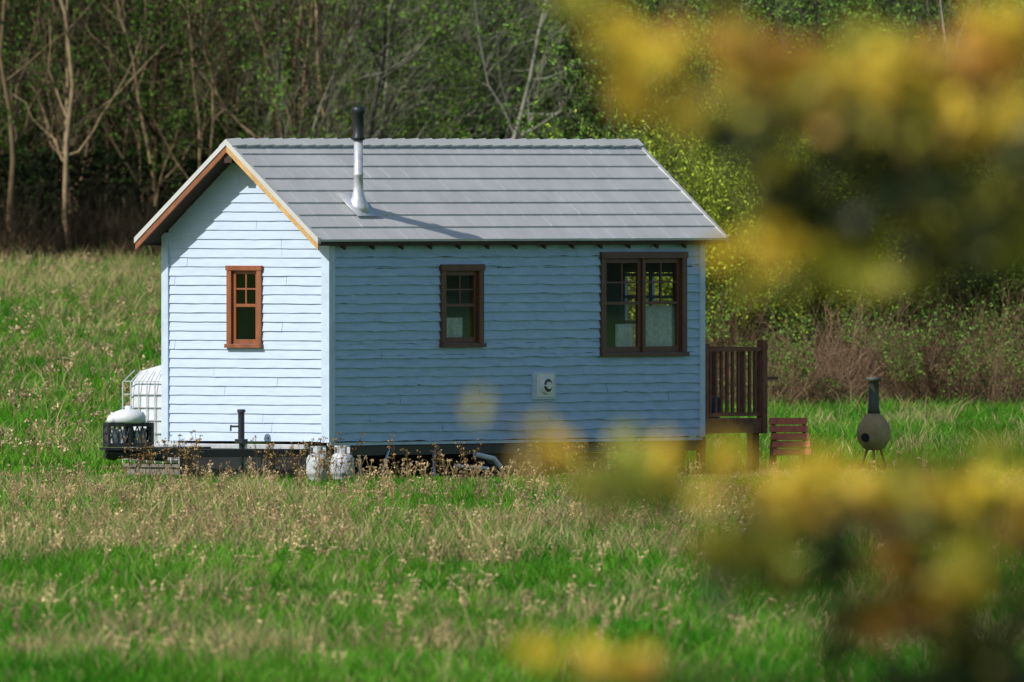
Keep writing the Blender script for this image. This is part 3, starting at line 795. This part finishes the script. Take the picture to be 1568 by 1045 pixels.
# ---------------------------------------------------------------- foreground tree (out of focus)
r = np.random.default_rng(100)
DY = 48.0; K = DY / 40.0
Yl = (.74,.54,.05); Or = (.70,.36,.055); Gr = (.20,.25,.035); Dk = (.04,.06,.02); Ol = (.44,.40,.05)
cl = [(890,15,35,25,Ol,34),(950,75,38,38,Yl,60),(1025,115,50,45,Yl,90),(1000,165,45,22,Yl,50),(1120,70,60,30,Or,60),(1130,135,60,42,Yl,110),
 (1215,95,55,38,Or,80),(1300,120,75,42,Yl,130),(1400,140,75,48,Yl,130),(1325,75,70,30,Ol,70),(1480,90,65,50,Or,100),(1545,60,50,45,Yl,90),
 (1190,190,85,40,Ol,130),(1115,215,40,28,Dk,50),(1300,225,100,50,Dk,160),(1420,225,85,50,Ol,140),(1540,180,60,55,Yl,120),(1240,290,80,40,Dk,130),
 (1390,315,90,50,Dk,160),(1500,330,60,42,Ol,90),(1190,325,32,36,Ol,44),(1205,400,58,34,Yl,60),(1320,385,80,38,Ol,100),(1440,390,80,40,Dk,110),
 (1550,290,50,60,Dk,100),(1145,430,26,22,Ol,18),(1540,400,60,40,Ol,70),(1480,200,50,30,Yl,60),(1340,180,40,20,Gr,50),(1280,430,60,24,Ol,30),(1400,430,70,20,Ol,34),
 (850,700,34,20,Yl,26),(835,668,30,12,Yl,8),(915,725,55,36,Ol,85),(1000,760,70,38,Gr,100),(1075,715,42,26,Yl,80),(1180,755,70,32,Yl,110),(1285,755,75,34,Yl,130),
 (1370,715,50,26,Ol,55),(1430,780,75,46,Ol,120),(1530,765,60,46,Yl,110),(1150,810,80,38,Ol,110),(1250,850,80,46,Dk,140),(1385,860,80,46,Or,110),
 (1500,860,70,55,Ol,120),(1120,865,50,28,Ol,40),(1310,935,75,46,Dk,140),(1420,955,90,46,Dk,160),(1530,970,70,65,Gr,140),(1400,910,50,32,Or,55),
 (1500,1035,80,36,Dk,120),(1400,1040,60,28,Dk,80),(1200,900,60,34,Gr,50),(1480,720,60,26,Ol,50),(1350,800,70,34,Gr,70),(1470,905,50,30,Yl,40),
 (865,1015,38,20,Yl,34),(960,1022,50,20,Yl,46),(1040,1040,45,16,Or,32),(720,605,42,18,Or,4),(1480,695,50,14,Ol,12)]
FG = Acc(); cent = []
for px, py, rx, ry, c, n in cl:
    yy = DY + r.normal() * .3
    p = wp(px, py, yy); cent.append(p)
    s = yy / F
    ns = max(1, n // 11); sub = r.standard_normal((ns, 3)) * np.array([rx * s * .7, .12, ry * s * .7])
    off = sub[r.integers(0, ns, n)] + r.standard_normal((n, 3)) * np.array([rx * s * .27, .06, ry * s * .27])
    P = p + off
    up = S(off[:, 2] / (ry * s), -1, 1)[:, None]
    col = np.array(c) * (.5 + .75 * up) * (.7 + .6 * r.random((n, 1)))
    mix = r.random((n, 1)) < .14
    col = np.where(mix, np.array(Or if c == Yl else Ol) * .8, col)
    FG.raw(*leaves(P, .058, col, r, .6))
cent = np.array(cent)
tx, ty = 2.15 * K, 41.0 * K; tz0 = float(tz(tx, ty))
n = 6000
q = r.standard_normal((n, 3)); q /= np.linalg.norm(q, axis=1, keepdims=True)
P = np.array([tx + .25, ty + .2, 5.1]) + q * (r.random((n, 1)) ** .4) * np.array([1.6, 1.6, 2.3])
P = P[P[:, 0] / P[:, 1] > .0245]
P = P[vnoise(P[:, 0] * 1.0, P[:, 2] + P[:, 1], .3, 101) > .35]
pal = np.array([Yl, Or, Gr, Dk, Ol]); FG.raw(*leaves(P, .065, pal[r.integers(0, 5, len(P))] * (.6 + .5 * r.random((len(P), 1))), r))
tree = empty("maple_tree", (0, 0, 0))
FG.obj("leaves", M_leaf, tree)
BK = Acc()
def seg(pts, r0, r1, k=6):
    pts = np.array(pts)[None]; BK.add(pts, np.linspace(r0, r1, pts.shape[1])[None], np.array([[.10,.075,.05]]), k)
seg([(tx, ty, tz0-.1), (tx+.03, ty, 3.2), (tx-.03, ty+.05, 4.4), (tx+.05, ty, 5.8), (tx, ty, 7.2)], .10, .012, 10)
def bough(z0, pts):
    a = [np.array([tx, ty, z0])] + [wp(px, py, DY + dy) for px, py, dy in pts]
    a = np.array(a); seg(a, .024, .004); return a
b1 = bough(3.5, [(2100,300,.8),(1700,240,.3),(1400,200,0),(1200,170,0),(1050,120,0),(940,60,0)])
b2 = bough(2.9, [(2100,900,.6),(1700,860,.2),(1400,810,0),(1200,780,0),(1000,750,0),(860,705,0)])
b3 = bough(2.7, [(2100,1080,.6),(1600,1060,.2),(1300,1060,.1),(1050,1045,0),(860,1020,0)])
allb = np.concatenate([b1[1:], b2[1:], b3[1:]])
for c in cent:
    d = np.linalg.norm(allb - c, axis=1) + np.where(allb[:, 0] < c[0], .3, 0); k = allb[d.argmin()]
    mid = (k + c) / 2 + r.standard_normal(3) * .02; seg([k, mid, c], .005, .0025, 4)
for k in range(26):
    z = 3.8 + 3.0 * r.random(); a = r.random() * 6.28; p = np.array([tx, ty, z]); d = np.array([math.cos(a), math.sin(a), .6 * r.random()]) * (.7 + .6 * r.random())
    if (p + d)[0] / (p + d)[1] < .025: continue
    seg([p, p + d * .5 + [0, 0, .05], p + d], .018, .004)
BK.obj("trunk_and_branches", M_bark, tree)

# ---------------------------------------------------------------- light, sky, camera
el = math.radians(40); sx, sy = -.79, -.61; h = math.hypot(sx, sy); sx /= h; sy /= h
Sd = Vector((sx * math.cos(el), sy * math.cos(el), math.sin(el)))
sun = bpy.data.lights.new("sun", 'SUN'); sun.energy = 4.3; sun.angle = math.radians(.7); sun.color = (1, .96, .90)
so = bpy.data.objects.new("sun", sun); so.rotation_euler = (-Sd).to_track_quat('-Z', 'Y').to_euler(); so.location = (-50, -40, 80); link(so)
w = bpy.data.worlds.new("World"); SC.world = w; w.use_nodes = True
N = w.node_tree.nodes; L = w.node_tree.links
sky = N.new("ShaderNodeTexSky"); sky.sky_type = 'NISHITA'; sky.sun_disc = False; sky.sun_elevation = el
sky.sun_rotation = math.atan2(sx, sy) % (2 * math.pi)
L.new(sky.outputs[0], N["Background"].inputs[0]); N["Background"].inputs[1].default_value = .105

cam = bpy.data.cameras.new("camera"); co = bpy.data.objects.new("camera", cam); link(co)
cam.sensor_width = 36; cam.lens = 36 * F / 1568
co.location = (0, 0, ZC); co.rotation_euler = (math.pi / 2 - math.atan((522.5 - YH) / F), 0, 0)
cam.clip_start = 1; cam.clip_end = 8000
cam.dof.use_dof = True; cam.dof.focus_distance = 291.5; cam.dof.aperture_fstop = cam.lens / 1000 / .10
SC.camera = co
SC.view_settings.view_transform = 'Standard'; SC.view_settings.look = 'None'; SC.view_settings.exposure = 0
